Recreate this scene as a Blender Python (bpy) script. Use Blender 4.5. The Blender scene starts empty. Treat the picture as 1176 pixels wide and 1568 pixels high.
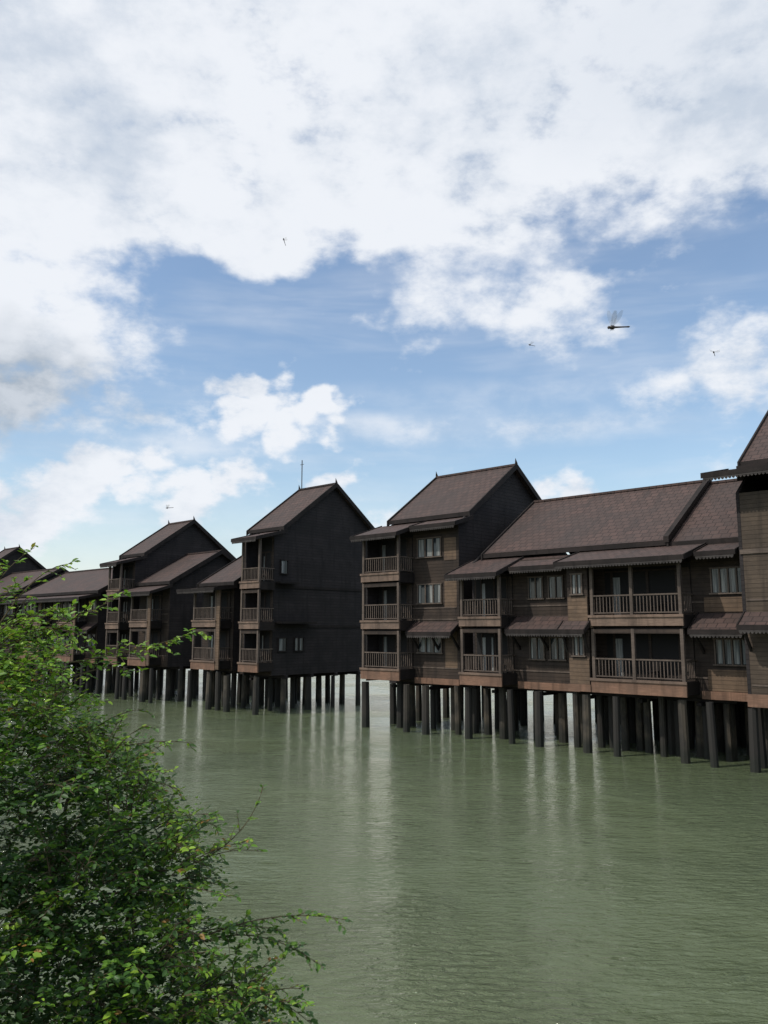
import bpy, math, random
import numpy as np
from mathutils import Vector
R=random.Random(7)
scene=bpy.context.scene
scene.view_settings.view_transform='Standard'
scene.view_settings.look='None'
scene.view_settings.exposure=0

# ---------------------------------------------------------------- node helpers
def nd(nt,typ,**kw):
    n=nt.nodes.new(typ)
    for k,v in kw.items(): setattr(n,k,v)
    return n
def put(nt,sock,v):
    if isinstance(v,bpy.types.NodeSocket): nt.links.new(v,sock)
    elif v is not None: sock.default_value=v
def M(nt,op,a,b=None,c=None,clamp=False):
    n=nd(nt,'ShaderNodeMath',operation=op); n.use_clamp=clamp
    put(nt,n.inputs[0],a); put(nt,n.inputs[1],b); put(nt,n.inputs[2],c)
    return n.outputs[0]
def VM(nt,op,a,b=None,out=0):
    n=nd(nt,'ShaderNodeVectorMath',operation=op)
    put(nt,n.inputs[0],a); put(nt,n.inputs[1],b)
    return n.outputs[out]
def MR(nt,v,a,b,c=0.0,d=1.0,smooth=True):
    n=nd(nt,'ShaderNodeMapRange'); n.interpolation_type='SMOOTHSTEP' if smooth else 'LINEAR'
    n.clamp=True
    put(nt,n.inputs[0],v)
    for i,x in zip((1,2,3,4),(a,b,c,d)): put(nt,n.inputs[i],x)
    return n.outputs[0]
def noise(nt,vec,scale,detail=4,rough=0.5,dist=0.0,out='Fac'):
    n=nd(nt,'ShaderNodeTexNoise'); put(nt,n.inputs['Vector'],vec)
    n.inputs['Scale'].default_value=scale; n.inputs['Detail'].default_value=detail
    n.inputs['Roughness'].default_value=rough; n.inputs['Distortion'].default_value=dist
    return n.outputs[out]
def mixc(nt,f,a,b,mode='MIX'):
    n=nd(nt,'ShaderNodeMix'); n.data_type='RGBA'; n.blend_type=mode
    put(nt,n.inputs[0],f)
    put(nt,n.inputs[6],a if not isinstance(a,tuple) else (*a,1)[:4])
    put(nt,n.inputs[7],b if not isinstance(b,tuple) else (*b,1)[:4])
    return n.outputs[2]
def newmat(name):
    m=bpy.data.materials.new(name); m.use_nodes=True
    nt=m.node_tree; nt.nodes.clear()
    o=nd(nt,'ShaderNodeOutputMaterial'); b=nd(nt,'ShaderNodeBsdfPrincipled')
    nt.links.new(b.outputs[0],o.inputs[0])
    return m,nt,b,o
def bump(nt,h,strength,dist,b):
    n=nd(nt,'ShaderNodeBump'); n.inputs['Strength'].default_value=strength
    n.inputs['Distance'].default_value=dist
    put(nt,n.inputs['Height'],h); nt.links.new(n.outputs[0],b.inputs['Normal'])

# ---------------------------------------------------------------- materials
def wood(name,c1,c2,board=0.0,rough=0.8):
    m,nt,b,o=newmat(name)
    tc=nd(nt,'ShaderNodeTexCoord').outputs['Object']
    n1=noise(nt,tc,0.7,4,0.65)
    col=mixc(nt,MR(nt,n1,0.38,0.62),c1,c2)
    st=VM(nt,'MULTIPLY',tc,(2.0,2.0,22.0))
    n2=noise(nt,st,1.0,3,0.6)
    col=mixc(nt,MR(nt,n2,0.35,0.65,0.0,0.5),col,tuple(x*0.5 for x in c1))
    n3=noise(nt,VM(nt,'MULTIPLY',tc,(2.5,2.5,0.25)),1.0,3,0.6)
    col=mixc(nt,MR(nt,n3,0.5,0.68,0.0,0.5),col,tuple(x*0.4 for x in c2))
    if board>0:
        s=nd(nt,'ShaderNodeSeparateXYZ'); nt.links.new(tc,s.inputs[0])
        zz=M(nt,'DIVIDE',s.outputs[2],board)
        fr=M(nt,'FRACT',zz)
        cell=M(nt,'FLOOR',zz)
        cv=nd(nt,'ShaderNodeCombineXYZ'); nt.links.new(cell,cv.inputs[2])
        xc=M(nt,'FLOOR',M(nt,'ADD',M(nt,'MULTIPLY',s.outputs[0],0.55),M(nt,'MULTIPLY',cell,0.37)))
        nt.links.new(xc,cv.inputs[0])
        wn=nd(nt,'ShaderNodeTexWhiteNoise'); nt.links.new(cv.outputs[0],wn.inputs['Vector'])
        col=mixc(nt,M(nt,'MULTIPLY',wn.outputs['Value'],0.55),col,tuple(x*0.5 for x in c1))
        gap=MR(nt,fr,0.0,0.2,0.7,0.0)
        col=mixc(nt,gap,col,tuple(x*0.2 for x in c1))
        bump(nt,M(nt,'SUBTRACT',1.0,fr),0.6,0.03,b)
    nt.links.new(col,b.inputs['Base Color']); b.inputs['Roughness'].default_value=rough
    b.inputs['Specular IOR Level'].default_value=0.25
    return m
MAT={}
MAT['dark']=wood('shaded_timber_siding',(0.040,0.033,0.033),(0.023,0.020,0.020),0.22)  # darker copy of the wall siding; shade of the gable sides put into its colour
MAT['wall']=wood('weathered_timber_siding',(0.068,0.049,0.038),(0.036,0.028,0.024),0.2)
MAT['tan']=wood('pale_timber_siding',(0.20,0.135,0.090),(0.11,0.078,0.057),0.2)
MAT['house5']=wood('brown_timber_siding',(0.110,0.082,0.060),(0.066,0.051,0.040),0.2)
MAT['fascia']=wood('timber_fascia',(0.24,0.165,0.125),(0.15,0.108,0.085))
MAT['fascia_low']=wood('timber_base_beam',(0.27,0.155,0.105),(0.17,0.105,0.075))
MAT['rail']=wood('railing_timber',(0.155,0.120,0.098),(0.105,0.082,0.068))
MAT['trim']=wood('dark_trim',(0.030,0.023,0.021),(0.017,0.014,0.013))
MAT['fringe']=wood('eave_valance_timber',(0.085,0.075,0.07),(0.05,0.044,0.042))
def roofmat():
    m,nt,b,o=newmat('clay_roof_tiles')
    tc=nd(nt,'ShaderNodeTexCoord').outputs['Object']
    br=nd(nt,'ShaderNodeTexBrick'); nt.links.new(tc,br.inputs['Vector'])
    br.inputs['Scale'].default_value=1.0; br.inputs['Brick Width'].default_value=0.45
    br.inputs['Row Height'].default_value=0.36; br.inputs['Mortar Size'].default_value=0.03
    br.inputs['Mortar Smooth'].default_value=0.6
    br.inputs['Color1'].default_value=(0.092,0.058,0.050,1)
    br.inputs['Color2'].default_value=(0.064,0.043,0.038,1)
    br.inputs['Mortar'].default_value=(0.034,0.024,0.022,1)
    n=noise(nt,tc,0.35,5,0.65)
    col=mixc(nt,MR(nt,n,0.4,0.7,0.0,0.55),br.outputs['Color'],(0.050,0.041,0.039))
    n=noise(nt,VM(nt,'MULTIPLY',tc,(2.2,.35,.35)),1.0,4,0.65)
    col=mixc(nt,MR(nt,n,0.5,0.7,0.0,0.5),col,(0.034,0.028,0.027))
    nt.links.new(col,b.inputs['Base Color']); b.inputs['Roughness'].default_value=0.75
    b.inputs['Specular IOR Level'].default_value=0.3
    bump(nt,M(nt,'SUBTRACT',1.0,br.outputs['Fac']),0.5,0.05,b)
    return m
MAT['roof']=roofmat()
m,nt,b,o=newmat('interior_shade'); b.inputs['Base Color'].default_value=(0.010,0.009,0.009,1); b.inputs['Roughness'].default_value=0.9; MAT['void']=m  # near-black base colour stands in for shade inside openings
m,nt,b,o=newmat('window_glass'); b.inputs['Base Color'].default_value=(0.02,0.026,0.03,1); b.inputs['Roughness'].default_value=0.12; MAT['glass']=m
m,nt,b,o=newmat('curtain_cloth')
tc=nd(nt,'ShaderNodeTexCoord').outputs['Object']
n1=noise(nt,VM(nt,'MULTIPLY',tc,(14,14,0.6)),1.0,2,0.5)
nt.links.new(mixc(nt,MR(nt,n1,0.3,0.7),(0.30,0.30,0.28),(0.09,0.10,0.105)),b.inputs['Base Color']); b.inputs['Roughness'].default_value=0.6
MAT['curtain']=m
m,nt,b,o=newmat('concrete_pile')
tc=nd(nt,'ShaderNodeTexCoord').outputs['Object']
s=nd(nt,'ShaderNodeSeparateXYZ'); nt.links.new(tc,s.inputs[0])
n1=noise(nt,VM(nt,'MULTIPLY',tc,(1.0,1.0,0.5)),1.7,4,0.6)
n4=noise(nt,VM(nt,'MULTIPLY',tc,(.55,.55,0.0)),1.0,1,0.5)
col=mixc(nt,MR(nt,n1,0.38,0.62),(0.11,0.088,0.062),(0.034,0.030,0.024))
col=mixc(nt,MR(nt,n4,0.40,0.54,.25,1.0),col,(0.024,0.021,0.018))
wet=MR(nt,M(nt,'ADD',s.outputs[2],M(nt,'MULTIPLY',n1,0.8)),0.8,1.3,0.85,0.0)
col=mixc(nt,wet,col,(0.015,0.017,0.012))
nt.links.new(col,b.inputs['Base Color']); b.inputs['Roughness'].default_value=0.8; MAT['pile']=m
m,nt,b,o=newmat('antenna_metal'); b.inputs['Base Color'].default_value=(0.1,0.1,0.1,1); b.inputs['Metallic'].default_value=0.6; b.inputs['Roughness'].default_value=0.5; MAT['metal']=m

# ---------------------------------------------------------------- house builder
ANG=-43.0
ca,sa=math.cos(math.radians(ANG)),math.sin(math.radians(ANG))
def row2world(s,t,z=0.0): return (ca*s-sa*t, sa*s+ca*t, z)
def mesh_obj(name,verts,faces,mat,parent=None,smooth=False):
    me=bpy.data.meshes.new(name); me.from_pydata(verts,[],faces); me.update()
    me.materials.append(mat)
    if smooth: me.polygons.foreach_set('use_smooth',[True]*len(me.polygons))
    ob=bpy.data.objects.new(name,me); scene.collection.objects.link(ob)
    if parent: ob.parent=parent
    return ob
class House:
    def __init__(self,sc,name='wooden_stilt_house'):
        self.sc=sc; self.p={}
        self.e=bpy.data.objects.new(name,None); scene.collection.objects.link(self.e)
        self.e.location=row2world(sc,38.0,0); self.e.rotation_euler=(0,0,math.radians(ANG))
    def add(self,part,mat,vs,fs):
        V,F=self.p.setdefault((part,mat),([],[]))
        o=len(V); V.extend([(a-self.sc,b-38.0,c) for a,b,c in vs]); F.extend([tuple(i+o for i in f) for f in fs])
    def box(self,part,mat,s0,s1,t0,t1,z0,z1):
        vs=[(s0,t0,z0),(s1,t0,z0),(s1,t1,z0),(s0,t1,z0),(s0,t0,z1),(s1,t0,z1),(s1,t1,z1),(s0,t1,z1)]
        self.add(part,mat,vs,[(0,3,2,1),(4,5,6,7),(0,1,5,4),(1,2,6,5),(2,3,7,6),(3,0,4,7)])
    def slab(self,part,mat,pts,th):
        vs=[tuple(p) for p in pts]+[(p[0],p[1],p[2]-th) for p in pts]; n=len(pts)
        fs=[tuple(range(n)),tuple(range(2*n-1,n-1,-1))]+[(i,i+n,(i+1)%n+n,(i+1)%n) for i in range(n)]
        self.add(part,mat,vs,fs)
    def prism_s(self,part,mat,poly,s0,s1):
        n=len(poly); vs=[(s0,a,b) for a,b in poly]+[(s1,a,b) for a,b in poly]
        fs=[tuple(range(n))[::-1],tuple(range(n,2*n))]+[(i,(i+1)%n,(i+1)%n+n,i+n) for i in range(n)]
        self.add(part,mat,vs,fs)
    def finish(self):
        cnt={}
        for (part,mat),(V,F) in self.p.items():
            mesh_obj(part if part not in cnt else part+'_'+mat,V,F,MAT[mat],self.e); cnt[part]=1
    def pile(self,s,t,r,ztop):
        n=9; vs=[];fs=[]
        dx,dy=R.uniform(-.06,.06),R.uniform(-.06,.06)
        for k,(z,rr) in enumerate(((-1.2,r*1.08),(1.0,r),(ztop,r*0.94))):
            for i in range(n):
                a=2*math.pi*i/n; q=z/3.0
                vs.append((s+dx*q+rr*math.cos(a),t+dy*q+rr*math.sin(a),z))
        for k in range(2):
            for i in range(n): fs.append((k*n+i,k*n+(i+1)%n,(k+1)*n+(i+1)%n,(k+1)*n+i))
        self.add('piles','pile',vs,fs)
    def piles(self,s0,s1,t0=38.25,t1=50,ds=1.55,dt=2.9,z=3.0,r=0.2):
        t=t0
        ns=max(1,round((s1-s0)/ds))
        while t<=t1:
            front=t<39.2
            for i in range(ns+1):
                self.pile(s0+(s1-s0)*i/ns+R.uniform(-.22,.22),t+R.uniform(-.15,.15)+(1.35 if front and i%3==1 else 0),r*R.uniform(.75,1.2),z+(.22 if front else 0))
            if not front: self.box('deck_beams','dark',s0-.3,s1+.3,t-.12,t+.12,z+.02,z+.28)
            t+=dt
        for k in range(int((s1-s0)/3)):
            x=s0+3*k+1
            self.box('cross_beams','dark',x-.12,x+.12,t0+1.4,t1,z-.15,z+.019)
    def window(self,s0,s1,z0,z1,t,n=3,cur=0.75):
        f=.07
        self.box('window_glass','glass',s0,s1,t-.03,t+.02,z0,z1)
        self.box('window_frames','rail',s0-f,s1+f,t-.10,t-.031,z1,z1+f)
        self.box('window_frames','rail',s0-f-.04,s1+f+.04,t-.14,t-.031,z0-f,z0)
        w=(s1-s0)/n
        for i in range(n+1):
            x=s0+i*w
            self.box('window_frames','rail',x-f/2,x+f/2,t-.09,t-.031,z0,z1)
        for i in range(n):
            a=s0+i*w+.08; bq=s0+(i+1)*w-.08
            k=cur*R.uniform(.6,1.1); k=min(k,1)
            if R.random()<.5: self.box('curtains','curtain',a,a+(bq-a)*k,t-.045,t-.032,z0+.03,z1-.03)
            else: self.box('curtains','curtain',bq-(bq-a)*k,bq,t-.045,t-.032,z0+.03,z1-.03)
    def window_side(self,t0,t1,z0,z1,s,n=2):
        f=.07
        self.box('window_glass','glass',s-.02,s+.03,t0,t1,z0,z1)
        w=(t1-t0)/n
        for i in range(n+1): self.box('window_frames','trim',s+.031,s+.09,t0+i*w-f/2,t0+i*w+f/2,z0,z1)
        self.box('window_frames','trim',s+.031,s+.1,t0-f,t1+f,z1,z1+f); self.box('window_frames','trim',s+.031,s+.12,t0-f,t1+f,z0-f,z0)
        for i in range(n): self.box('curtains','curtain',s+.032,s+.045,t0+i*w+.08,t0+(i+.5)*w,z0+.03,z1-.03)
    def railing(self,s0,s1,t,z):
        self.box('railing','rail',s0,s1,t-.05,t+.05,z+.98,z+1.05)
        self.box('railing','rail',s0,s1,t-.03,t+.03,z+.12,z+.18)
        n=int((s1-s0)/.17)
        for i in range(1,n):
            x=s0+(s1-s0)*i/n; self.box('railing','rail',x-.022,x+.022,t-.02,t+.02,z+.18,z+.98)
    def railing_side(self,s,t0,t1,z):
        self.box('railing','rail',s-.05,s+.05,t0,t1,z+.98,z+1.05)
        self.box('railing','rail',s-.03,s+.03,t0,t1,z+.12,z+.18)
        n=int((t1-t0)/.17)
        for i in range(1,n):
            x=t0+(t1-t0)*i/n; self.box('railing','rail',s-.02,s+.02,x-.022,x+.022,z+.18,z+.98)
    def balcony(self,s0,s1,t0,t1,z,ceil,base=False,posts=None,door=True):
        m='fascia_low' if base else 'fascia'
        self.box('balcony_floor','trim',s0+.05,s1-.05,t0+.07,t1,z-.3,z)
        self.box('balcony_fascia',m,s0-.06,s1+.06,t0-.04,t0+.068,z-(.66 if base else .5),z+.02)
        self.box('balcony_fascia','fascia',s0-.1,s1+.1,t0-.1,t0-.041,z-.08,z+.05)
        self.box('balcony_fascia','trim',s1-.048,s1+.05,t0+.07,t1,z-.6,z+.02)  # right side in dark trim: its shade is put into the colour
        self.box('balcony_fascia','fascia',s0-.05,s0+.048,t0+.07,t1,z-.6,z+.02)
        posts=posts or [s0+.08,s1-.08]
        for x in posts:
            self.box('balcony_posts','rail',x-.08,x+.08,t0+.02,t0+.18,z+.021,ceil)
        pp=sorted(posts)
        for a,bq in zip(pp[:-1],pp[1:]): self.railing(a+.08,bq-.08,t0+.1,z)
        self.railing_side(s1-.08,t0+.18,t1,z); self.railing_side(s0+.08,t0+.18,t1,z)
        self.box('balcony_posts','wall',s0,s1,t0+.03,t0+.17,ceil-.22,ceil-.02)
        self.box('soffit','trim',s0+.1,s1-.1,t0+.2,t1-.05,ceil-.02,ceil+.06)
        if door:
            w=s1-s0
            self.box('balcony_doors_and_shade','void',s0+.1,s1-.1,t1-.03,t1-.005,z+.02,ceil-.05)  # near-black sheet over the whole back wall, painting in the balcony's shade
            q=R.uniform(.12,.2)
            self.box('curtains','curtain',s0+w*q,s0+w*(q+.08),t1-.06,t1-.031,z+.05,z+2.0)
            if R.random()<.5: self.box('curtains','curtain',s0+w*.42,s0+w*.46,t1-.06,t1-.031,z+.05,z+2.0)
            for f in (q-.03,.5,.82): self.box('balcony_doors_and_shade','wall',s0+w*f,s0+w*(f+.03),t1-.08,t1-.031,z+.02,z+2.25)
            self.box('balcony_doors_and_shade','wall',s0+.15,s1-.15,t1-.08,t1-.031,z+2.26,z+2.36)
            self.box('balcony_doors_and_shade','wall',s0+w*.86,s1-.12,t1-.07,t1-.031,z+.02,z+2.25)
            if R.random()<.7:
                x=s0+w*R.uniform(.55,.7)
                self.box('chair','trim',x,x+.45,t0+.5,t0+.95,z+.42,z+.47); self.box('chair','trim',x,x+.45,t0+.96,t0+1.0,z+.42,z+.9)
                for a in (x+.02,x+.39):
                    for c in (t0+.52,t0+.9): self.box('chair','trim',a,a+.04,c,c+.04,z,z+.419)
    def fringe(self,s0,s1,t,z,h=.09):
        self.box('eave_valance','fringe',s0,s1,t-.03,t+.03,z-.07,z)
        n=int((s1-s0)/.16)
        for i in range(n):
            x=s0+(s1-s0)*i/n; a=x+.02; bq=x+(s1-s0)/n-.02
            vs=[(a,t-.02,z-.07),(bq,t-.02,z-.07),(bq,t-.02,z-.07-h*.5),((a+bq)/2,t-.02,z-.07-h),(a,t-.02,z-.07-h*.5)]
            vs+=[(p[0],t+.02,p[2]) for p in vs]
            self.add('eave_valance','fringe',vs,[(0,1,2,3,4),(9,8,7,6,5)]+[(i2,i2+5,(i2+1)%5+5,(i2+1)%5) for i2 in range(5)])
    def lean(self,s0,s1,t0,z0,t1,z1,fr=True,th=.13):
        self.slab('lean_to_roof','roof',[(s0,t0,z0),(s1,t0,z0),(s1,t1,z1),(s0,t1,z1)],th)
        self.box('eave_board','trim',s0-.04,s1+.04,t0-.07,t0-.002,z0-.2,z0+.03)
        for sx in (s0-.06,s1+.001):
            self.prism_s('eave_board','trim',[(t0,z0-.2),(t1,z1-.2),(t1,z1+.06),(t0,z0+.06)],sx,sx+.06)
        if fr: self.fringe(s0+.05,s1-.05,t0-.03,z0-.201)
    def pent(self,s0,s1,t0,t1,z0,z1):
        self.lean(s0,s1,t0,z0,t1,z1,True,.09)
        n=max(1,int((s1-s0)/1.6))
        for i in range(n+1):
            x=s0+.15+(s1-s0-.3)*i/n
            self.prism_s('brackets','trim',[(t0+.15,z0-.12),(t0+.27,z0-.12),(t1-.001,z0-.95),(t1-.001,z0-1.15)],x-.05,x+.05)
    def gable(self,s0,s1,te,tr,tb,ze,zr,left=True,right=True,finial=True,th=.16):
        zb=zr-(zr-ze)*(tb-tr)/(tr-te)
        self.slab('main_roof','roof',[(s0,te,ze),(s1,te,ze),(s1,tr,zr),(s0,tr,zr)],th)
        self.slab('main_roof','roof',[(s0,tr,zr-.003),(s1,tr,zr-.003),(s1,tb,zb),(s0,tb,zb)],th)
        self.box('ridge_cap','roof',s0-.02,s1+.02,tr-.14,tr+.14,zr-.03,zr+.1)
        self.box('eave_board','trim',s0-.03,s1+.03,te-.07,te-.002,ze-.24,ze+.03)
        for on,sx in ((left,s0-.09),(right,s1+.001)):
            if on:
                self.prism_s('bargeboards','trim',[(te-.15,ze-.4),(te-.15,ze+.02),(tr,zr+.14),(tr,zr-.26)],sx,sx+.09)
                self.prism_s('bargeboards','trim',[(tr+.001,zr-.26),(tr+.001,zr+.14),(tb+.15,zb+.02),(tb+.15,zb-.4)],sx,sx+.09)
                if finial:
                    x=sx+.045; v=[(x-.07,tr-.07,zr+.1),(x+.07,tr-.07,zr+.1),(x+.07,tr+.07,zr+.1),(x-.07,tr+.07,zr+.1),(x,tr-.1,zr+.5)]
                    self.add('finial','trim',v,[(0,1,4),(1,2,4),(2,3,4),(3,0,4)])
        return zb
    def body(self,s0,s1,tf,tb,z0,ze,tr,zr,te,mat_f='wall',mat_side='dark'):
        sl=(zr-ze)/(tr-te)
        top=lambda t: (zr-sl*abs(t-tr))-.2
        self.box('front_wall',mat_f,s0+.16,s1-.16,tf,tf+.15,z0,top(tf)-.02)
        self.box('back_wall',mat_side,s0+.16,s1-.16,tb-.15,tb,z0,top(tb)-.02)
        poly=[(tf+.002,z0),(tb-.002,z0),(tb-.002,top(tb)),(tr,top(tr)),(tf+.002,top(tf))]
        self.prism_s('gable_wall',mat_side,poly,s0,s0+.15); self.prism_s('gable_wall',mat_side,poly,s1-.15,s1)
        self.box('corner_boards','wall',s1-.16,s1+.03,tf-.04,tf-.003,z0,top(tf)-.05)
        self.box('floor_slab','dark',s0+.16,s1-.16,tf+.16,tb-.16,z0+.02,z0+.25)
        for z in (z0+.9,6.75,7.45):
            if z<top(tf)-.3: self.box('belt_board','rail',s0+.2,s1-.2,tf-.03,tf-.003,z,z+.07)

def tower(sl,sr,bs0,bs1,te=40.3,tr=45.5,tb=50.6,ze=13.4,zr=17.1,wall_t=39.5,bt=38.0,ant=False,zsk=12.15,z0=2.9,sidewin=False):
    h=House((sl+sr)/2)
    h.gable(sl,sr,te,tr,tb,ze,zr)
    wl,wr=sl+.3,sr-.3
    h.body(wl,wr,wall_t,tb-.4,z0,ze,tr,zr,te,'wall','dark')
    h.lean(bs0-.45,max(bs1+.35,sr+.05) if bs1>sr-2 else bs1+.35,bt-.6,zsk,te+.1,ze-.28,True)
    if bs1<=sr-2:
        h.lean(bs1+.42,sr+.15,wall_t-.9,zsk+.45,te+.1,ze-.27,True)
    for i,z in enumerate((3.7,6.7,9.7)):
        h.balcony(bs0,bs1,bt,wall_t,z,zsk+.15 if i==2 else z+2.38,base=(i==0))
    h.box('balcony_wall','wall',bs0,wl-.02 if bs0<wl-.1 else bs0+.1,wall_t,wall_t+.15,z0,zsk+.6)
    h.box('balcony_wall','dark',bs0,bs0+.12,wall_t-1.1,wall_t-.01,z0,zsk+.1)
    if bs1<wr-1.2:
        a,bq=bs1+.35,wr-.2; mid=a+(bq-a)*.62
        for i,z in enumerate((4.75,7.8,10.7)):
            h.window(a,mid,z,z+1.15,wall_t,3,(.6,.45,.95)[i])
            h.box('pale_panel','tan',mid+.25,bq+.12,wall_t-.03,wall_t-.004,(z-.3 if i else z-.9),z+1.3-(.2 if i==2 else 0))
        h.pent(bs1+.2,wr+.1,wall_t-1.0,wall_t-.0,6.0,6.65)
        h.box('base_beam','fascia_low',bs1+.1,wr,wall_t-.12,wall_t-.001,z0-.05,z0+.3)
    if sidewin:
        h.window_side(40.1,40.9,4.55,5.5,wr,1); h.window_side(41.7,42.6,4.55,5.5,wr,2)
        h.window_side(40.2,40.9,10.4,11.4,wr,1)
        for z in (6.3,9.3): h.box('belt_board','trim',wr+.001,wr+.06,39.6,50,z,z+.2)
        h.prism_s('side_hood','trim',[(39.7,6.6),(43.2,6.6),(43.2,6.75),(39.7,6.75)],wr+.061,wr+.9)
        h.prism_s('side_hood','trim',[(39.7,9.6),(41.6,9.6),(41.6,9.75),(39.7,9.75)],wr+.061,wr+.7)
    if ant:
        h.box('antenna','metal',sl+.2,sl+.26,tr-.03,tr+.03,zr,zr+2.6)
        h.box('antenna','metal',sl+.0,sl+.46,tr-.015,tr+.015,zr+2.2,zr+2.24)
    h.piles(min(bs0,wl)+.2,wr-.1,38.25,50,1.6,2.6,z0-.28,.22)
    h.finish(); return h

def wing(sl,sr,balc,te=39.3,tr=44.6,tb=49.8,ze=10.3,zr=13.3,z0=2.95,wall_t=39.5,zl=9.35):
    h=House((sl+sr)/2)
    h.gable(sl,sr,te,tr,tb,ze,zr,finial=False)
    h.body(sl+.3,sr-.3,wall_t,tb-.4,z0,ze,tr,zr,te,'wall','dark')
    h.lean(sl-.1,sr+.1,37.3,zl,te+.15,ze-.3,True)
    for (a,bq) in balc:
        for i,z in enumerate((3.7,6.85)): h.balcony(a,bq,38.0,wall_t,z,zl+.1 if i else 6.2,base=(i==0))
        h.box('bay_wall','tan',bq+.06,bq+.5,38.0,38.1,3.1,zl)
    edges=[sl+.3]+[v for p in balc for v in p]+[sr-.3]
    for a,bq in zip(edges[0::2],edges[1::2]):
        if bq-a>1.3:
            for z in (4.5,7.8): h.window(a+.3,bq-.3,z,z+1.15,wall_t,max(2,int((bq-a)/1.0)),.7)
            h.pent(a,bq,38.5,39.5,6.1,6.75)
            h.box('base_beam','fascia_low',a,bq,wall_t-.12,wall_t-.001,z0-.05,z0+.4)
    h.piles(sl+.4,sr-.4,38.25,49.5,1.6,2.6,z0-.28,.22); h.finish(); return h

wing(-125,-112.5,[(-120,-117)])
tower(-112.5,-108,-110.4,-108.2,zr=16.8,ze=13.0)
wing(-107.5,-93.6,[(-100,-97)])
wing(-92.5,-74.5,[(-88,-84.5),(-80,-77)],zr=12.7,ze=9.9,zl=9.2)
tower(-72.4,-68,-70.4,-68.2,zr=16.75,ze=13.2)
wing(-67.6,-62,[(-66.2,-63.4)],zr=13.3)
wing(-57.7,-52.8,[(-56.5,-53.4)],zr=13.0,ze=9.9)
tower(-52.5,-48,-50.3,-48.1,zr=18.0,ze=14.0,tr=45.7,tb=51.2,ant=True,zsk=12.95,sidewin=True,z0=2.75)
tower(-37.1,-30.3,-37.4,-34.2,zr=17.1,ze=13.4)

def long_house():
    h=House(-22)
    z0=2.95; te,tr,tb=40.0,45.9,51.6; ze,zr=10.65,14.5
    h.gable(-29.1,-17.6,te,tr,tb,ze,zr,left=True,right=True,finial=False)
    h.gable(-17.5,-13.2,te+.05,tr,tb,ze-.12,zr-.16,left=False,right=False,finial=False)
    h.prism_s('roof_divider','trim',[(te-.2,ze-.1),(te-.2,ze+.2),(tr,zr+.28),(tr,zr+.05)],-17.74,-17.46)
    h.body(-29.6,-13.3,39.5,51.0,z0,ze,tr,zr,te,'wall','dark')
    h.lean(-29.9,-26.3,37.3,9.3,te+.15,10.36,True)
    h.lean(-26.22,-22.75,38.4,9.62,te+.15,10.30,True)
    h.lean(-22.6,-15.7,37.3,9.62,te+.15,10.40,True)
    h.lean(-15.58,-13.7,38.3,9.8,te+.15,10.34,True)
    for i,z in enumerate((3.7,6.85)):
        c=6.2 if i==0 else 9.3
        h.balcony(-29.4,-26.6,38,39.5,z,c,base=(i==0))
        h.balcony(-21.0,-16.2,38,39.5,z,c+(.15 if i else 0),base=(i==0),posts=[-20.92,-18.75,-16.28])
        h.box('bay_wall','wall',-22.3,-21.12,38.0,38.12,z-.62,z+2.6 if i else z+2.45)
        h.box('bay_panel','tan',-22.28,-21.14,37.97,37.998,z-.55,z+1.0)
        h.box('bay_side','dark',-22.3,-22.18,38.13,39.49,z-.62,z+2.5)
        h.window(-22.0,-21.4,z+1.15,z+2.15,37.995,2,.8)
    h.box('bay_plinth','fascia_low',-22.35,-21.07,37.9,37.969,3.05,3.4)
    for z in (4.55,7.9):
        h.window(-25.6,-24.7,z,z+1.15,39.5,2,.3); h.window(-24.3,-23.4,z,z+1.15,39.5,2,.3)
        h.window(-15.3,-13.7,z,z+1.15,39.5,4,.95)
    h.pent(-26.45,-22.5,38.3,39.5,6.15,6.9)
    h.pent(-22.55,-21.05,37.35,37.97,6.15,6.6)
    h.pent(-16.0,-13.5,38.2,39.5,6.15,6.95)
    h.box('pale_panel','tan',-15.7,-13.5,39.44,39.466,3.3,4.3); h.box('pale_panel','tan',-15.7,-13.5,39.44,39.466,7.0,7.7)
    h.box('base_beam','fascia_low',-26.4,-22.5,39.34,39.449,2.9,3.28)
    h.box('base_beam','fascia_low',-16.0,-13.4,39.34,39.439,2.9,3.28)
    h.prism_s('arch_panel','void',[(38.3,6.9),(39.3,6.9),(39.3,8.4),(38.8,8.9),(38.3,8.4)],-22.33,-22.301)
    h.piles(-29.3,-13.6,38.25,51,1.65,2.55,z0-.28,.22)
    h.piles(-22,-15,40.3,50,1.5,2.7,z0-.27,.18)
    h.finish()
long_house()

def right_house():
    h=House(-9)
    z0=2.8
    h.gable(-13.9,-5.0,40.3,45.5,50.7,14.2,17.9)
    h.body(-13.4,-5.3,38.0,50.3,z0,14.2,45.5,17.9,40.3,'house5','dark')
    h.lean(-14.5,-4.6,37.0,13.25,40.4,13.95,True)
    h.box('clerestory_band','trim',-14.0,-5,40.0,40.2,13.3,14.0)
    for z in (4.5,7.7,10.8):
        h.window(-11.2,-8.8,z,z+1.2,38.0,4,.8)
    h.pent(-13.3,-5.3,37.0,38.0,6.35,6.95)
    h.box('belt_board','rail',-13.35,-5.3,37.94,37.965,9.55,9.75)
    h.box('base_beam','fascia_low',-13.4,-5.3,37.9,37.965,2.8,3.35)
    h.piles(-13.2,-5.5,38.25,50,1.6,2.6,z0-.28,.22)
    h.finish()
right_house()

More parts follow.
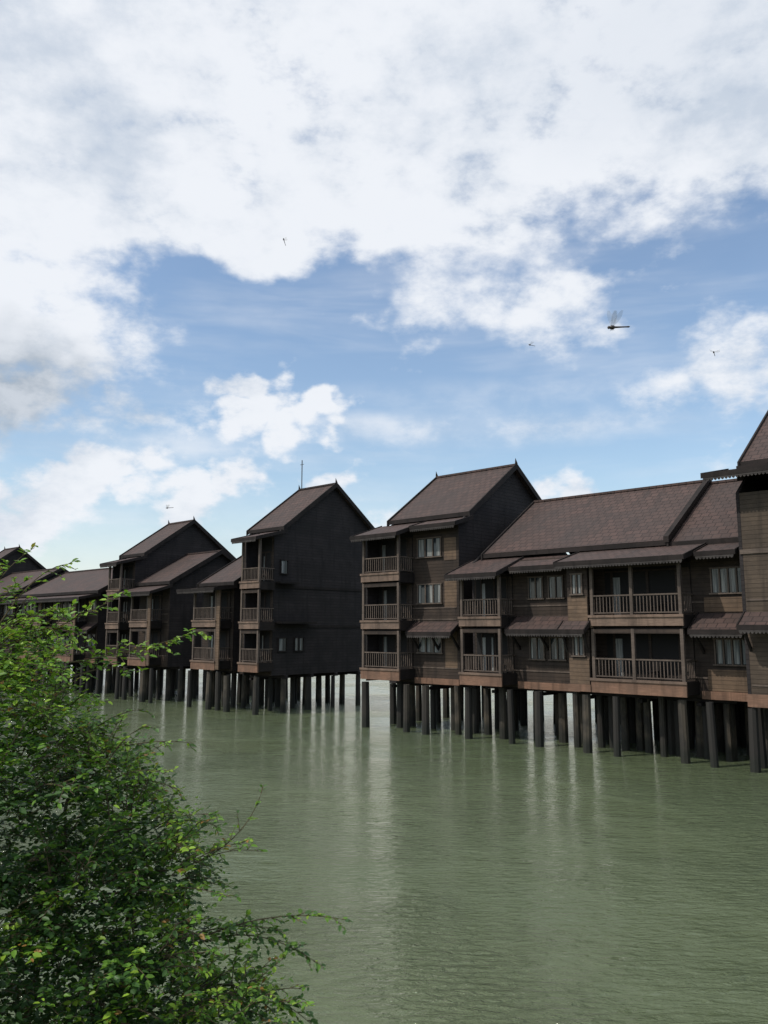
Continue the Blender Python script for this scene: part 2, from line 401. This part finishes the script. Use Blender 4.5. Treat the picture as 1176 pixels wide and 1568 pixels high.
# ---------------------------------------------------------------- water
m,nt,b,o=newmat('green_lagoon_water')
tc=nd(nt,'ShaderNodeTexCoord').outputs['Object']
n0=noise(nt,tc,0.035,3,0.5)
nt.links.new(mixc(nt,MR(nt,n0,0.35,0.65),(0.108,0.134,0.072),(0.090,0.116,0.064)),b.inputs['Base Color'])
b.inputs['Roughness'].default_value=0.06; b.inputs['IOR'].default_value=1.33; b.inputs['Specular IOR Level'].default_value=0.5
v1=nd(nt,'ShaderNodeMapping'); nt.links.new(tc,v1.inputs[0]); v1.inputs['Rotation'].default_value=(0,0,math.radians(18)); v1.inputs['Scale'].default_value=(0.6,1.6,1)
w1=noise(nt,v1.outputs[0],3.6,4,0.6,0.6)
w2=noise(nt,v1.outputs[0],1.2,2,0.5,0.3)
patch=MR(nt,noise(nt,tc,0.10,3,0.6),0.40,0.60,0.22,1.0)
hgt=M(nt,'MULTIPLY',M(nt,'ADD',M(nt,'MULTIPLY',w1,.75),M(nt,'MULTIPLY',w2,0.5)),patch)
bump(nt,hgt,1.0,0.34,b)
n=64; vs=[(0,0,0)]; fs=[]
for k,rad in enumerate((60,300,1500,9000)):
    for i in range(n): vs.append((rad*math.cos(2*math.pi*i/n),rad*math.sin(2*math.pi*i/n),0))
for i in range(n): fs.append((0,1+i,1+(i+1)%n))
for k in range(3):
    for i in range(n): fs.append((1+k*n+i,1+(k+1)*n+i,1+(k+1)*n+(i+1)%n,1+k*n+(i+1)%n))
mesh_obj('water',vs,fs,m)

# ---------------------------------------------------------------- river bank
m,nt,b,o=newmat('bank_earth_grass')
tc=nd(nt,'ShaderNodeTexCoord').outputs['Object']
nt.links.new(mixc(nt,MR(nt,noise(nt,tc,1.5,6,0.6),0.4,0.6),(0.04,0.06,0.02),(0.09,0.07,0.045)),b.inputs['Base Color'])
b.inputs['Roughness'].default_value=0.95; bump(nt,noise(nt,tc,8,5,0.7),0.6,0.08,b)
vs=[];fs=[];nx,ny=120,50
for j in range(ny):
    y=-30+ j/(ny-1)*38.0
    for i in range(nx):
        x=-60+i/(nx-1)*120
        k=min(max((y-1.5)/6.0,0),1); k=k*k*(3-2*k)
        z=4.6-5.3*k+0.12*math.sin(x*1.3+y)+0.1*math.sin(x*.5-y*1.7)
        vs.append((x,y,z))
for j in range(ny-1):
    for i in range(nx-1): a=j*nx+i; fs.append((a,a+1,a+nx+1,a+nx))
mesh_obj('river_bank',vs,fs,m,smooth=True)

# ---------------------------------------------------------------- shrub
m=bpy.data.materials.new('shrub_leaf'); m.use_nodes=True; nt=m.node_tree; nt.nodes.clear()
o=nd(nt,'ShaderNodeOutputMaterial'); at=nd(nt,'ShaderNodeAttribute'); at.attribute_name='leafcol'
pb=nd(nt,'ShaderNodeBsdfPrincipled'); nt.links.new(at.outputs['Color'],pb.inputs['Base Color']); pb.inputs['Roughness'].default_value=0.45
pb.inputs['Specular IOR Level'].default_value=0.35
tr_=nd(nt,'ShaderNodeBsdfTranslucent'); nt.links.new(mixc(nt,0.5,at.outputs['Color'],(0.20,0.38,0.02)),tr_.inputs[0])
ms=nd(nt,'ShaderNodeMixShader'); ms.inputs[0].default_value=0.35
nt.links.new(pb.outputs[0],ms.inputs[1]); nt.links.new(tr_.outputs[0],ms.inputs[2]); nt.links.new(ms.outputs[0],o.inputs[0])
leafmat=m
m,nt,b,o=newmat('shrub_bark'); b.inputs['Roughness'].default_value=0.9; barkmat=m
tc=nd(nt,'ShaderNodeTexCoord').outputs['Object']
nt.links.new(mixc(nt,noise(nt,tc,20,4,.6),(0.05,0.04,0.02),(0.13,0.10,0.05)),b.inputs['Base Color'])
bv=[];bf=[]
def tube(pts,r0,r1,n=5):
    base=len(bv); pts=[Vector(p) for p in pts]
    for k,p in enumerate(pts):
        d=(pts[min(k+1,len(pts)-1)]-pts[max(k-1,0)]).normalized()
        u=d.orthogonal().normalized(); w=d.cross(u); r=r0+(r1-r0)*k/(len(pts)-1)
        for i in range(n):
            a=2*math.pi*i/n; bv.append(tuple(p+u*(r*math.cos(a))+w*(r*math.sin(a))))
    for k in range(len(pts)-1):
        for i in range(n): bf.append((base+k*n+i,base+k*n+(i+1)%n,base+(k+1)*n+(i+1)%n,base+(k+1)*n+i))
def curve(a,b,bend,n=8):
    a=Vector(a);b=Vector(b);out=[]
    for i in range(n+1):
        t=i/n; p=a.lerp(b,t)+Vector(bend)*(4*t*(1-t)); out.append(p)
    return out
L=[]
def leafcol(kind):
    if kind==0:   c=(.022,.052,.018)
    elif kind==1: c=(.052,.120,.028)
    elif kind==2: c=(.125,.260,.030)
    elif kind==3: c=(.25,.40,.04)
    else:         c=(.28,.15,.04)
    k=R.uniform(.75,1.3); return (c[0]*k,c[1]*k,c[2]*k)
def twig(p,d,ln,nl,tone,size=.045,stem=True):
    p=Vector(p); d=Vector(d).normalized()
    side=d.cross(Vector((0,0,1)));
    if side.length<.1: side=Vector((1,0,0))
    side.normalize(); droop=R.uniform(.1,.5)
    pts=[]
    for k in range(5):
        t=k/4; pts.append(p+d*(ln*t)+Vector((0,0,-droop*ln*t*t)))
    if stem: tube(pts,.0035,.0015,3)
    for i in range(nl):
        t=(i+.6)/nl; q=p+d*(ln*t)+Vector((0,0,-droop*ln*t*t))
        sg=1 if i%2 else -1
        ld=(d*.55+side*sg*R.uniform(.6,1.1)+Vector((R.uniform(-.3,.3),R.uniform(-.3,.3),R.uniform(-.6,.25)))).normalized()
        nn=Vector((R.uniform(-.6,.5),R.uniform(-.9,.4),1)).normalized()
        L.append((q,ld,nn,size*R.uniform(.55,1.25),tone))
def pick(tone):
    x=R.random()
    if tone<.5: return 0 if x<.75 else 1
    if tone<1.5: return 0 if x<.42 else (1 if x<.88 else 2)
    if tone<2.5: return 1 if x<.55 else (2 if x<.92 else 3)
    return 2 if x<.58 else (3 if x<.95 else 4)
C=[(-2.45,5.1,6.02,.42,.6,.18,210,3.2),(-2.35,4.9,5.75,.42,.5,.24,280,3.0),(-2.05,5.1,5.60,.26,.5,.17,160,2.4),
   (-2.15,4.8,5.35,.46,.5,.22,320,1.4),(-1.70,5.1,5.32,.24,.5,.17,160,1.9),(-2.2,4.8,5.0,.52,.5,.30,380,.5),
   (-1.50,5.1,5.02,.27,.5,.17,200,1.9),(-1.75,4.9,4.75,.38,.5,.22,320,1.1),(-1.28,5.1,4.78,.18,.4,.15,130,1.9),
   (-2.25,4.7,4.5,.5,.5,.38,380,.1),(-1.35,4.9,4.45,.27,.45,.18,210,1.9),(-1.8,4.8,4.25,.46,.5,.28,340,.6),
   (-1.25,4.9,4.12,.31,.45,.18,200,1.8),(-.88,5.0,4.10,.20,.35,.11,85,2.0),(-1.8,5.0,3.8,.7,.6,.35,300,.5),(-1.05,5.0,3.8,.45,.5,.25,200,1.3),
   (-2.95,5.1,5.9,.5,.6,.4,240,2.4),(-3.0,5.0,5.2,.6,.7,.6,300,1),(-3.0,5.0,4.2,.7,.7,.7,300,.7),(-1.95,5.5,5.0,.5,.45,.5,230,.2),(-1.7,5.5,4.3,.45,.45,.6,230,.2),
   (-1.78,4.5,4.62,.12,.13,.17,50,3.6),(-2.3,4.6,5.9,.25,.2,.12,100,3.6),(-2.2,4.5,5.45,.16,.15,.1,45,3.0),(-2.1,4.4,4.6,.12,.13,.10,35,2.6),(-1.45,4.6,4.25,.14,.15,.10,40,2.9),(-2.35,4.45,4.15,.1,.12,.10,30,2.6)]
def spray(a,b,bend,n,tone,step=.055,size=.045,r=.006):
    pts=curve(a,b,bend,12); tube(pts,r,.0015,4)
    ln=(Vector(b)-Vector(a)).length; k=max(2,int(ln/step))
    for i in range(k):
        t=(i+.5)/k; f=t*12; j=int(f); p=pts[j].lerp(pts[min(j+1,12)],f-j)
        dd=(pts[min(j+1,12)]-pts[j]).normalized()
        for _ in range(n):
            d=dd*.7+Vector((R.uniform(-1,1),R.uniform(-1,1),R.uniform(-.6,1)))*.75
            twig(p,d,R.uniform(.05,.16)*(1.15-t*.6),R.randint(4,7),tone+R.uniform(-.4,.4),size)
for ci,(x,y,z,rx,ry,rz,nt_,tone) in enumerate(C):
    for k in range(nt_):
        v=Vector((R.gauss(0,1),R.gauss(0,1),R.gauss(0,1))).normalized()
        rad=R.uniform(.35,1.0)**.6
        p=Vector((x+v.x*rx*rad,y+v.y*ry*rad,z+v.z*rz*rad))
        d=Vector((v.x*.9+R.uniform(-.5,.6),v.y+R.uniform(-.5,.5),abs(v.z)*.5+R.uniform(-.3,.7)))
        t2=tone+ (.8 if v.z>.3 else (-.9 if v.z<-.2 else 0))+R.uniform(-.3,.3)-(0.7 if rad<.7 else 0)  # shading put into leaf tone: tops lighter, undersides and inner leaves darker
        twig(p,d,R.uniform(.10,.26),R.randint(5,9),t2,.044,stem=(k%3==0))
    tube(curve((x-.25,y+.1,z-rz*1.4),(x,y,z),(-.05,0,.05)),.012,.005,5)
    if ci<16:
        for _ in range(12):
            a=R.uniform(-.5,1.9); le=R.uniform(.22,.45)
            st=Vector((x+rx*.6*math.cos(a),y-R.uniform(0,.35),z+rz*.6*math.sin(a)))
            en=st+Vector((math.cos(a)*le,R.uniform(-.15,.1),math.sin(a)*le*.75))
            spray(st,en,(0,0,R.uniform(.0,.06)),1,tone+.6,.05,.040,.004)
spray((-1.1,5,4.42),(-.22,5.05,4.52),(0,0,.07),1,2.4,.05)
spray((-1.1,5,4.4),(-.38,5.05,4.28),(0,0,.10),2,2.0)
spray((-1.1,4.9,4.2),(-.40,4.9,4.02),(0,0,.10),2,1.9)
spray((-1.2,5,4.42),(-.60,5.05,4.46),(0,0,.05),2,2.0)
spray((-1.1,5,4.85),(-.72,5.05,5.27),(.06,0,-.04),1,2.5,.08,.036)
spray((-1.9,5,6.0),(-1.12,5.05,6.19),(0,0,-.02),2,2.8,.05)
spray((-1.9,5,5.9),(-1.45,5.05,5.93),(0,0,.05),1,2.6)
spray((-2.2,5,6.1),(-1.58,5.05,6.42),(0,0,.0),1,2.9,.055)
spray((-2.35,5,6.2),(-1.93,5.05,6.60),(0,0,.10),1,2.9,.055)
spray((-2.5,5,6.2),(-2.17,5.05,6.70),(-.03,0,.05),1,2.9,.055)
spray((-2.4,5,6.1),(-1.95,5.05,6.32),(0,0,.06),2,2.9)
spray((-2.5,5,6.2),(-2.2,5.05,6.5),(0,0,.03),2,2.9)
spray((-2.6,5,6.2),(-2.4,5.05,6.6),(0,0,.03),2,2.9)
spray((-2.3,4.9,6.1),(-1.75,4.95,6.12),(0,0,.10),2,2.9)
spray((-2.3,4.9,6.15),(-1.75,4.95,6.3),(0,0,.05),1,2.9)
spray((-1.75,5,5.45),(-1.14,5.05,5.52),(0,0,.04),1,1.9,.07,.036)
spray((-1.8,5,5.55),(-1.45,5.05,5.72),(0,0,.04),1,2.2,.07)
for tgt in ((-2.4,5.1,5.6),(-1.9,5.1,5.0),(-1.5,5.1,4.6),(-1.2,5.0,4.0),(-2.9,5.1,5.2),(-2.1,5,4.2)):
    tube(curve((-2.3+R.uniform(-.25,.25),5.3+R.uniform(-.2,.2),1.0),tgt,(R.uniform(-.3,.1),.2,0),10),.05,.012,7)
nl=len(L)
P=np.array([tuple(l[0]) for l in L]); D=np.array([tuple(l[1]) for l in L]); Nn=np.array([tuple(l[2]) for l in L]); S=np.array([l[3] for l in L])
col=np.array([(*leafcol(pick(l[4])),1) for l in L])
Sd=np.cross(D,Nn); Sd/=np.linalg.norm(Sd,axis=1,keepdims=True)+1e-9; Nn=np.cross(Sd,D)
W=S*0.25
def pt(a,s,h): return P+D*(S*a)[:,None]+Sd*(W*s)[:,None]+Nn*(S*h)[:,None]
V=np.stack([pt(0,0,0),pt(.28,-1,.07),pt(.68,-.85,.05),pt(1,0,-.08),pt(.68,.85,.05),pt(.28,1,.07)],1).reshape(-1,3)
idx=(np.arange(nl)*6)[:,None]
F=np.concatenate([idx+np.array([0,1,2,3]),idx+np.array([0,3,4,5])],1).reshape(-1)
me=bpy.data.meshes.new('leaves'); me.vertices.add(nl*6); me.vertices.foreach_set('co',V.ravel())
me.loops.add(nl*8); me.loops.foreach_set('vertex_index',F.astype(np.int32))
me.polygons.add(nl*2); me.polygons.foreach_set('loop_start',np.arange(0,nl*8,4,dtype=np.int32))
me.update(calc_edges=True)
ca_=me.color_attributes.new('leafcol','FLOAT_COLOR','POINT'); ca_.data.foreach_set('color',np.repeat(col,6,axis=0).ravel())
me.materials.append(leafmat); me.validate()
shrub=bpy.data.objects.new('leafy_shrub',None); scene.collection.objects.link(shrub)
ob=bpy.data.objects.new('leaves',me); scene.collection.objects.link(ob); ob.parent=shrub
mesh_obj('branches',bv,bf,barkmat,shrub)
print('LEAVES',nl)

# ---------------------------------------------------------------- dragonflies
m,nt,b,o=newmat('dragonfly_body'); b.inputs['Base Color'].default_value=(0.04,0.028,0.022,1); b.inputs['Roughness'].default_value=0.4; dfb=m
m=bpy.data.materials.new('dragonfly_wing'); m.use_nodes=True; nt=m.node_tree; nt.nodes.clear()
o=nd(nt,'ShaderNodeOutputMaterial'); t_=nd(nt,'ShaderNodeBsdfTransparent'); g_=nd(nt,'ShaderNodeBsdfPrincipled'); g_.inputs['Base Color'].default_value=(.4,.4,.38,1); g_.inputs['Roughness'].default_value=.3
ms=nd(nt,'ShaderNodeMixShader'); ms.inputs[0].default_value=.24
nt.links.new(t_.outputs[0],ms.inputs[1]); nt.links.new(g_.outputs[0],ms.inputs[2]); nt.links.new(ms.outputs[0],o.inputs[0]); dfw=m
def dragonfly(loc,rot,scale=1.0,flap=60):
    e=bpy.data.objects.new('dragonfly',None); scene.collection.objects.link(e)
    e.location=loc; e.rotation_euler=[math.radians(a) for a in rot]; e.scale=(scale,)*3
    prof=[(-.0135,.0006),(-.013,.0026),(-.0115,.0034),(-.010,.0026),(-.0092,.0014),(-.0085,.0028),(-.006,.0044),(-.002,.0044),(.001,.0030),(.003,.0021),(.010,.0018),(.020,.0015),(.028,.0014),(.034,.0018),(.037,.0009),(.0375,.0001)]
    n=10;vs=[];fs=[]
    for x,r in prof:
        for i in range(n):
            a=2*math.pi*i/n; vs.append((x,r*math.cos(a)*(1.25 if x<-.0095 else 1),r*math.sin(a)))
    for k in range(len(prof)-1):
        for i in range(n): fs.append((k*n+i,k*n+(i+1)%n,(k+1)*n+(i+1)%n,(k+1)*n+i))
    mesh_obj('body',vs,fs,dfb,e,True)
    vs=[];fs=[]
    for x0,sw in ((-.006,.0),(-.001,.28)):
        for sd in (-1,1):
            fl=math.radians(flap if sd>0 else flap-12)
            outl=[(0,-.001),(.012,-.0045),(.025,-.0045),(.033,-.001),(.032,.004),(.020,.008),(.008,.006),(0,.0015)]
            base=len(vs)
            for l,w in outl:
                vs.append((x0+w+l*sw,sd*l*math.cos(fl),.003+l*math.sin(fl)))
            fs.append(tuple(range(base,base+8)))
    mesh_obj('wings',vs,fs,dfw,e)
    vs=[];fs=[]
    for k in range(6):
        x=-.007+.002*(k//2); y=.002*(1 if k%2 else -1); q=len(vs)
        vs+=[(x,y,-.003),(x+.0006,y,-.003),(x+.001,y*1.8,-.0065),(x+.0004,y*1.8,-.0065)]; fs.append((q,q+1,q+2,q+3))
    mesh_obj('legs',vs,fs,dfb,e)
dragonfly((.485,1.65,6.83),(14,-8,16),1.05,72)
dragonfly((-.65,5,8.70),(0,70,30),1.0,20)
dragonfly((1.12,6,8.35),(0,5,20),1.1,35)
dragonfly((2.1,5,7.94),(10,15,60),1.1,30)
dragonfly((-1.606,6,7.09),(0,-5,10),1.1,40)

# ---------------------------------------------------------------- sky
world=bpy.data.worlds.new('World'); scene.world=world; world.use_nodes=True
nt=world.node_tree; nt.nodes.clear()
out=nd(nt,'ShaderNodeOutputWorld')
SUN_EL=52; hx,hy=-.93,-.37
sky=nd(nt,'ShaderNodeTexSky'); sky.sky_type='NISHITA'; sky.sun_disc=False
sky.sun_elevation=math.radians(SUN_EL); sky.sun_rotation=math.atan2(hx,hy)%(2*math.pi)
sky.air_density=1.2; sky.dust_density=0.5; sky.ozone_density=2.3
bg=nd(nt,'ShaderNodeBackground'); bg.inputs[1].default_value=0.15; nt.links.new(sky.outputs[0],bg.inputs[0])
g=nd(nt,'ShaderNodeTexCoord').outputs['Generated']
dirn=VM(nt,'NORMALIZE',g)
sp=nd(nt,'ShaderNodeSeparateXYZ'); nt.links.new(dirn,sp.inputs[0])
az=M(nt,'MULTIPLY',M(nt,'ARCTAN2',sp.outputs[0],sp.outputs[1]),57.2958)
el=M(nt,'MULTIPLY',M(nt,'ARCSINE',sp.outputs[2]),57.2958)
cb=nd(nt,'ShaderNodeCombineXYZ'); nt.links.new(az,cb.inputs[0]); nt.links.new(el,cb.inputs[1])
ae=cb.outputs[0]
wn=noise(nt,dirn,9,3,0.6,0,'Color')
wv=VM(nt,'MULTIPLY',VM(nt,'SUBTRACT',wn,(.5,.5,.5)),(13,8,0))
aw=VM(nt,'ADD',ae,wv)
def blob(cx,cy,rx,ry,w=1.0,src=None):
    d=VM(nt,'LENGTH',VM(nt,'MULTIPLY',VM(nt,'SUBTRACT',src or aw,(cx,cy,0)),(1/rx,1/ry,0)),None,1)
    return MR(nt,d,1.45,0.2,0.0,w)
cov=MR(nt,M(nt,'ADD',M(nt,'MULTIPLY',az,-.08),VM(nt,'DOT_PRODUCT',aw,(0,1,0),1)),20.8,28.5,0.0,1.05)
for bl in [(-25,20,10,6.5,1.1),(-24,15,8,3,1.0),(5,22.8,9,3.9,.8),(12,21.3,8,3.3,.75),(24,16.3,7,2.6,.7),(22,19,4,1.5,.4)]:
    cov=M(nt,'MAXIMUM',cov,blob(*bl))
for bl in [(-15.0,24.3,4.0,3.0,.5),(-6,22.3,7,2.8,.5),(19,21.3,5,1.7,.6),(1,17.8,13,2.0,.4)]:
    cov=M(nt,'SUBTRACT',cov,blob(*bl))
cum=0.0
for bl in [(-10.8,16.0,2.9,1.7,1.0),(-10.0,14.0,4.0,1.8,.95),(-5.0,14.6,1.8,1.7,.95),(-6.4,12.6,2.2,1.6,.85),(-19.2,10.4,3.4,2.0,1.05),(-22,8.7,6,2.2,1.05),(-9.6,9.8,4.4,2.3,1.1),(-14,8.3,5,2.0,1.0),(-25.5,7.0,6,2.6,1.0),(12.6,9.6,3.2,1.6,1.0),(25,12.5,2.6,1.6,.6),(-2.5,10.5,1.6,1.1,.75),(1.5,6,3,2,.6)]:
    cum=M(nt,'MAXIMUM',cum,blob(*bl))
sx=nd(nt,'ShaderNodeCombineXYZ')
zz=M(nt,'ADD',M(nt,'MAXIMUM',sp.outputs[2],0.0),0.28)
nt.links.new(M(nt,'DIVIDE',sp.outputs[0],zz),sx.inputs[0]); nt.links.new(M(nt,'DIVIDE',sp.outputs[1],zz),sx.inputs[1])
f1=noise(nt,sx.outputs[0],3.2,6,0.62,0.15)
f2=noise(nt,VM(nt,'MULTIPLY',dirn,(1,1,1.7)),15,6,0.6)
f3=noise(nt,VM(nt,'MULTIPLY',dirn,(1,1,1.3)),5,3,0.5)
fd=M(nt,'ADD',M(nt,'MULTIPLY',M(nt,'SUBTRACT',f1,.5),1.9),M(nt,'MULTIPLY',M(nt,'SUBTRACT',f2,.5),1.7))
mask1=MR(nt,M(nt,'ADD',cov,fd),.18,1.0,0.0,.97)
mask2=MR(nt,M(nt,'ADD',cum,M(nt,'MULTIPLY',M(nt,'SUBTRACT',f2,.5),2.2)),.30,.90,0.0,.97)
mask=M(nt,'MAXIMUM',mask1,mask2)
ws=noise(nt,VM(nt,'MULTIPLY',ae,(.05,.32,0)),1.0,4,0.6,0.3)
aw2=VM(nt,'ADD',ae,VM(nt,'MULTIPLY',VM(nt,'SUBTRACT',wn,(.5,.5,.5)),(6,2.0,0)))
st=M(nt,'ADD',blob(6,13.9,15,1.2,.8,aw2),blob(-18,12.2,12,1.3,.6,aw2))
st=M(nt,'ADD',st,blob(12,16.3,16,1.1,.3,aw2))
st=M(nt,'MULTIPLY',st,MR(nt,f2,.35,.65,.3,1.0))
veil=M(nt,'ADD',MR(nt,ws,.42,.75,.04,.28),MR(nt,el,12,0,0.0,.45))
veil=M(nt,'MINIMUM',M(nt,'ADD',veil,M(nt,'MULTIPLY',st,.75)),.9)
mask=M(nt,'SUBTRACT',1.0,M(nt,'MULTIPLY',M(nt,'SUBTRACT',1.0,mask),M(nt,'SUBTRACT',1.0,veil)))
br=M(nt,'ADD',M(nt,'MULTIPLY',M(nt,'SUBTRACT',f3,.5),1.1),M(nt,'MULTIPLY',M(nt,'SUBTRACT',f2,.5),.9))
br=MR(nt,br,-.36,.12,0.0,1.0)
grey=blob(-26,15.4,7.5,3.8,1.0)
br2=M(nt,'SUBTRACT',br,M(nt,'MULTIPLY',blob(20,37,14,6,.3),1.0),None,True)
cc=mixc(nt,br2,(0.60,0.67,0.77),(0.88,0.91,0.96))
gcol=mixc(nt,MR(nt,f2,.35,.65),(0.34,0.40,0.47),(0.58,0.63,0.70))
cc=mixc(nt,M(nt,'MULTIPLY',grey,.9),cc,gcol)
cbg=nd(nt,'ShaderNodeBackground'); nt.links.new(cc,cbg.inputs[0]); cbg.inputs[1].default_value=1.0
mx=nd(nt,'ShaderNodeMixShader'); nt.links.new(mask,mx.inputs[0]); nt.links.new(bg.outputs[0],mx.inputs[1]); nt.links.new(cbg.outputs[0],mx.inputs[2])
nt.links.new(mx.outputs[0],out.inputs[0])

sun=bpy.data.lights.new('sun','SUN'); sun.energy=2.7; sun.angle=math.radians(.5); sun.color=(1,.94,.85)
so=bpy.data.objects.new('sun',sun); scene.collection.objects.link(so)
hn=math.hypot(hx,hy); ce=math.cos(math.radians(SUN_EL))
so.rotation_euler=Vector((hx/hn*ce,hy/hn*ce,math.sin(math.radians(SUN_EL)))).to_track_quat('Z','Y').to_euler()
so.location=(-20,-10,30)

cam=bpy.data.cameras.new('camera'); co=bpy.data.objects.new('camera',cam); scene.collection.objects.link(co)
co.location=(0,0,6.2); co.rotation_euler=(math.radians(98.15),0,0)
cam.sensor_fit='VERTICAL'; cam.sensor_height=36; cam.sensor_width=27; cam.lens=28.7; cam.clip_start=.05; cam.clip_end=12000
scene.camera=co
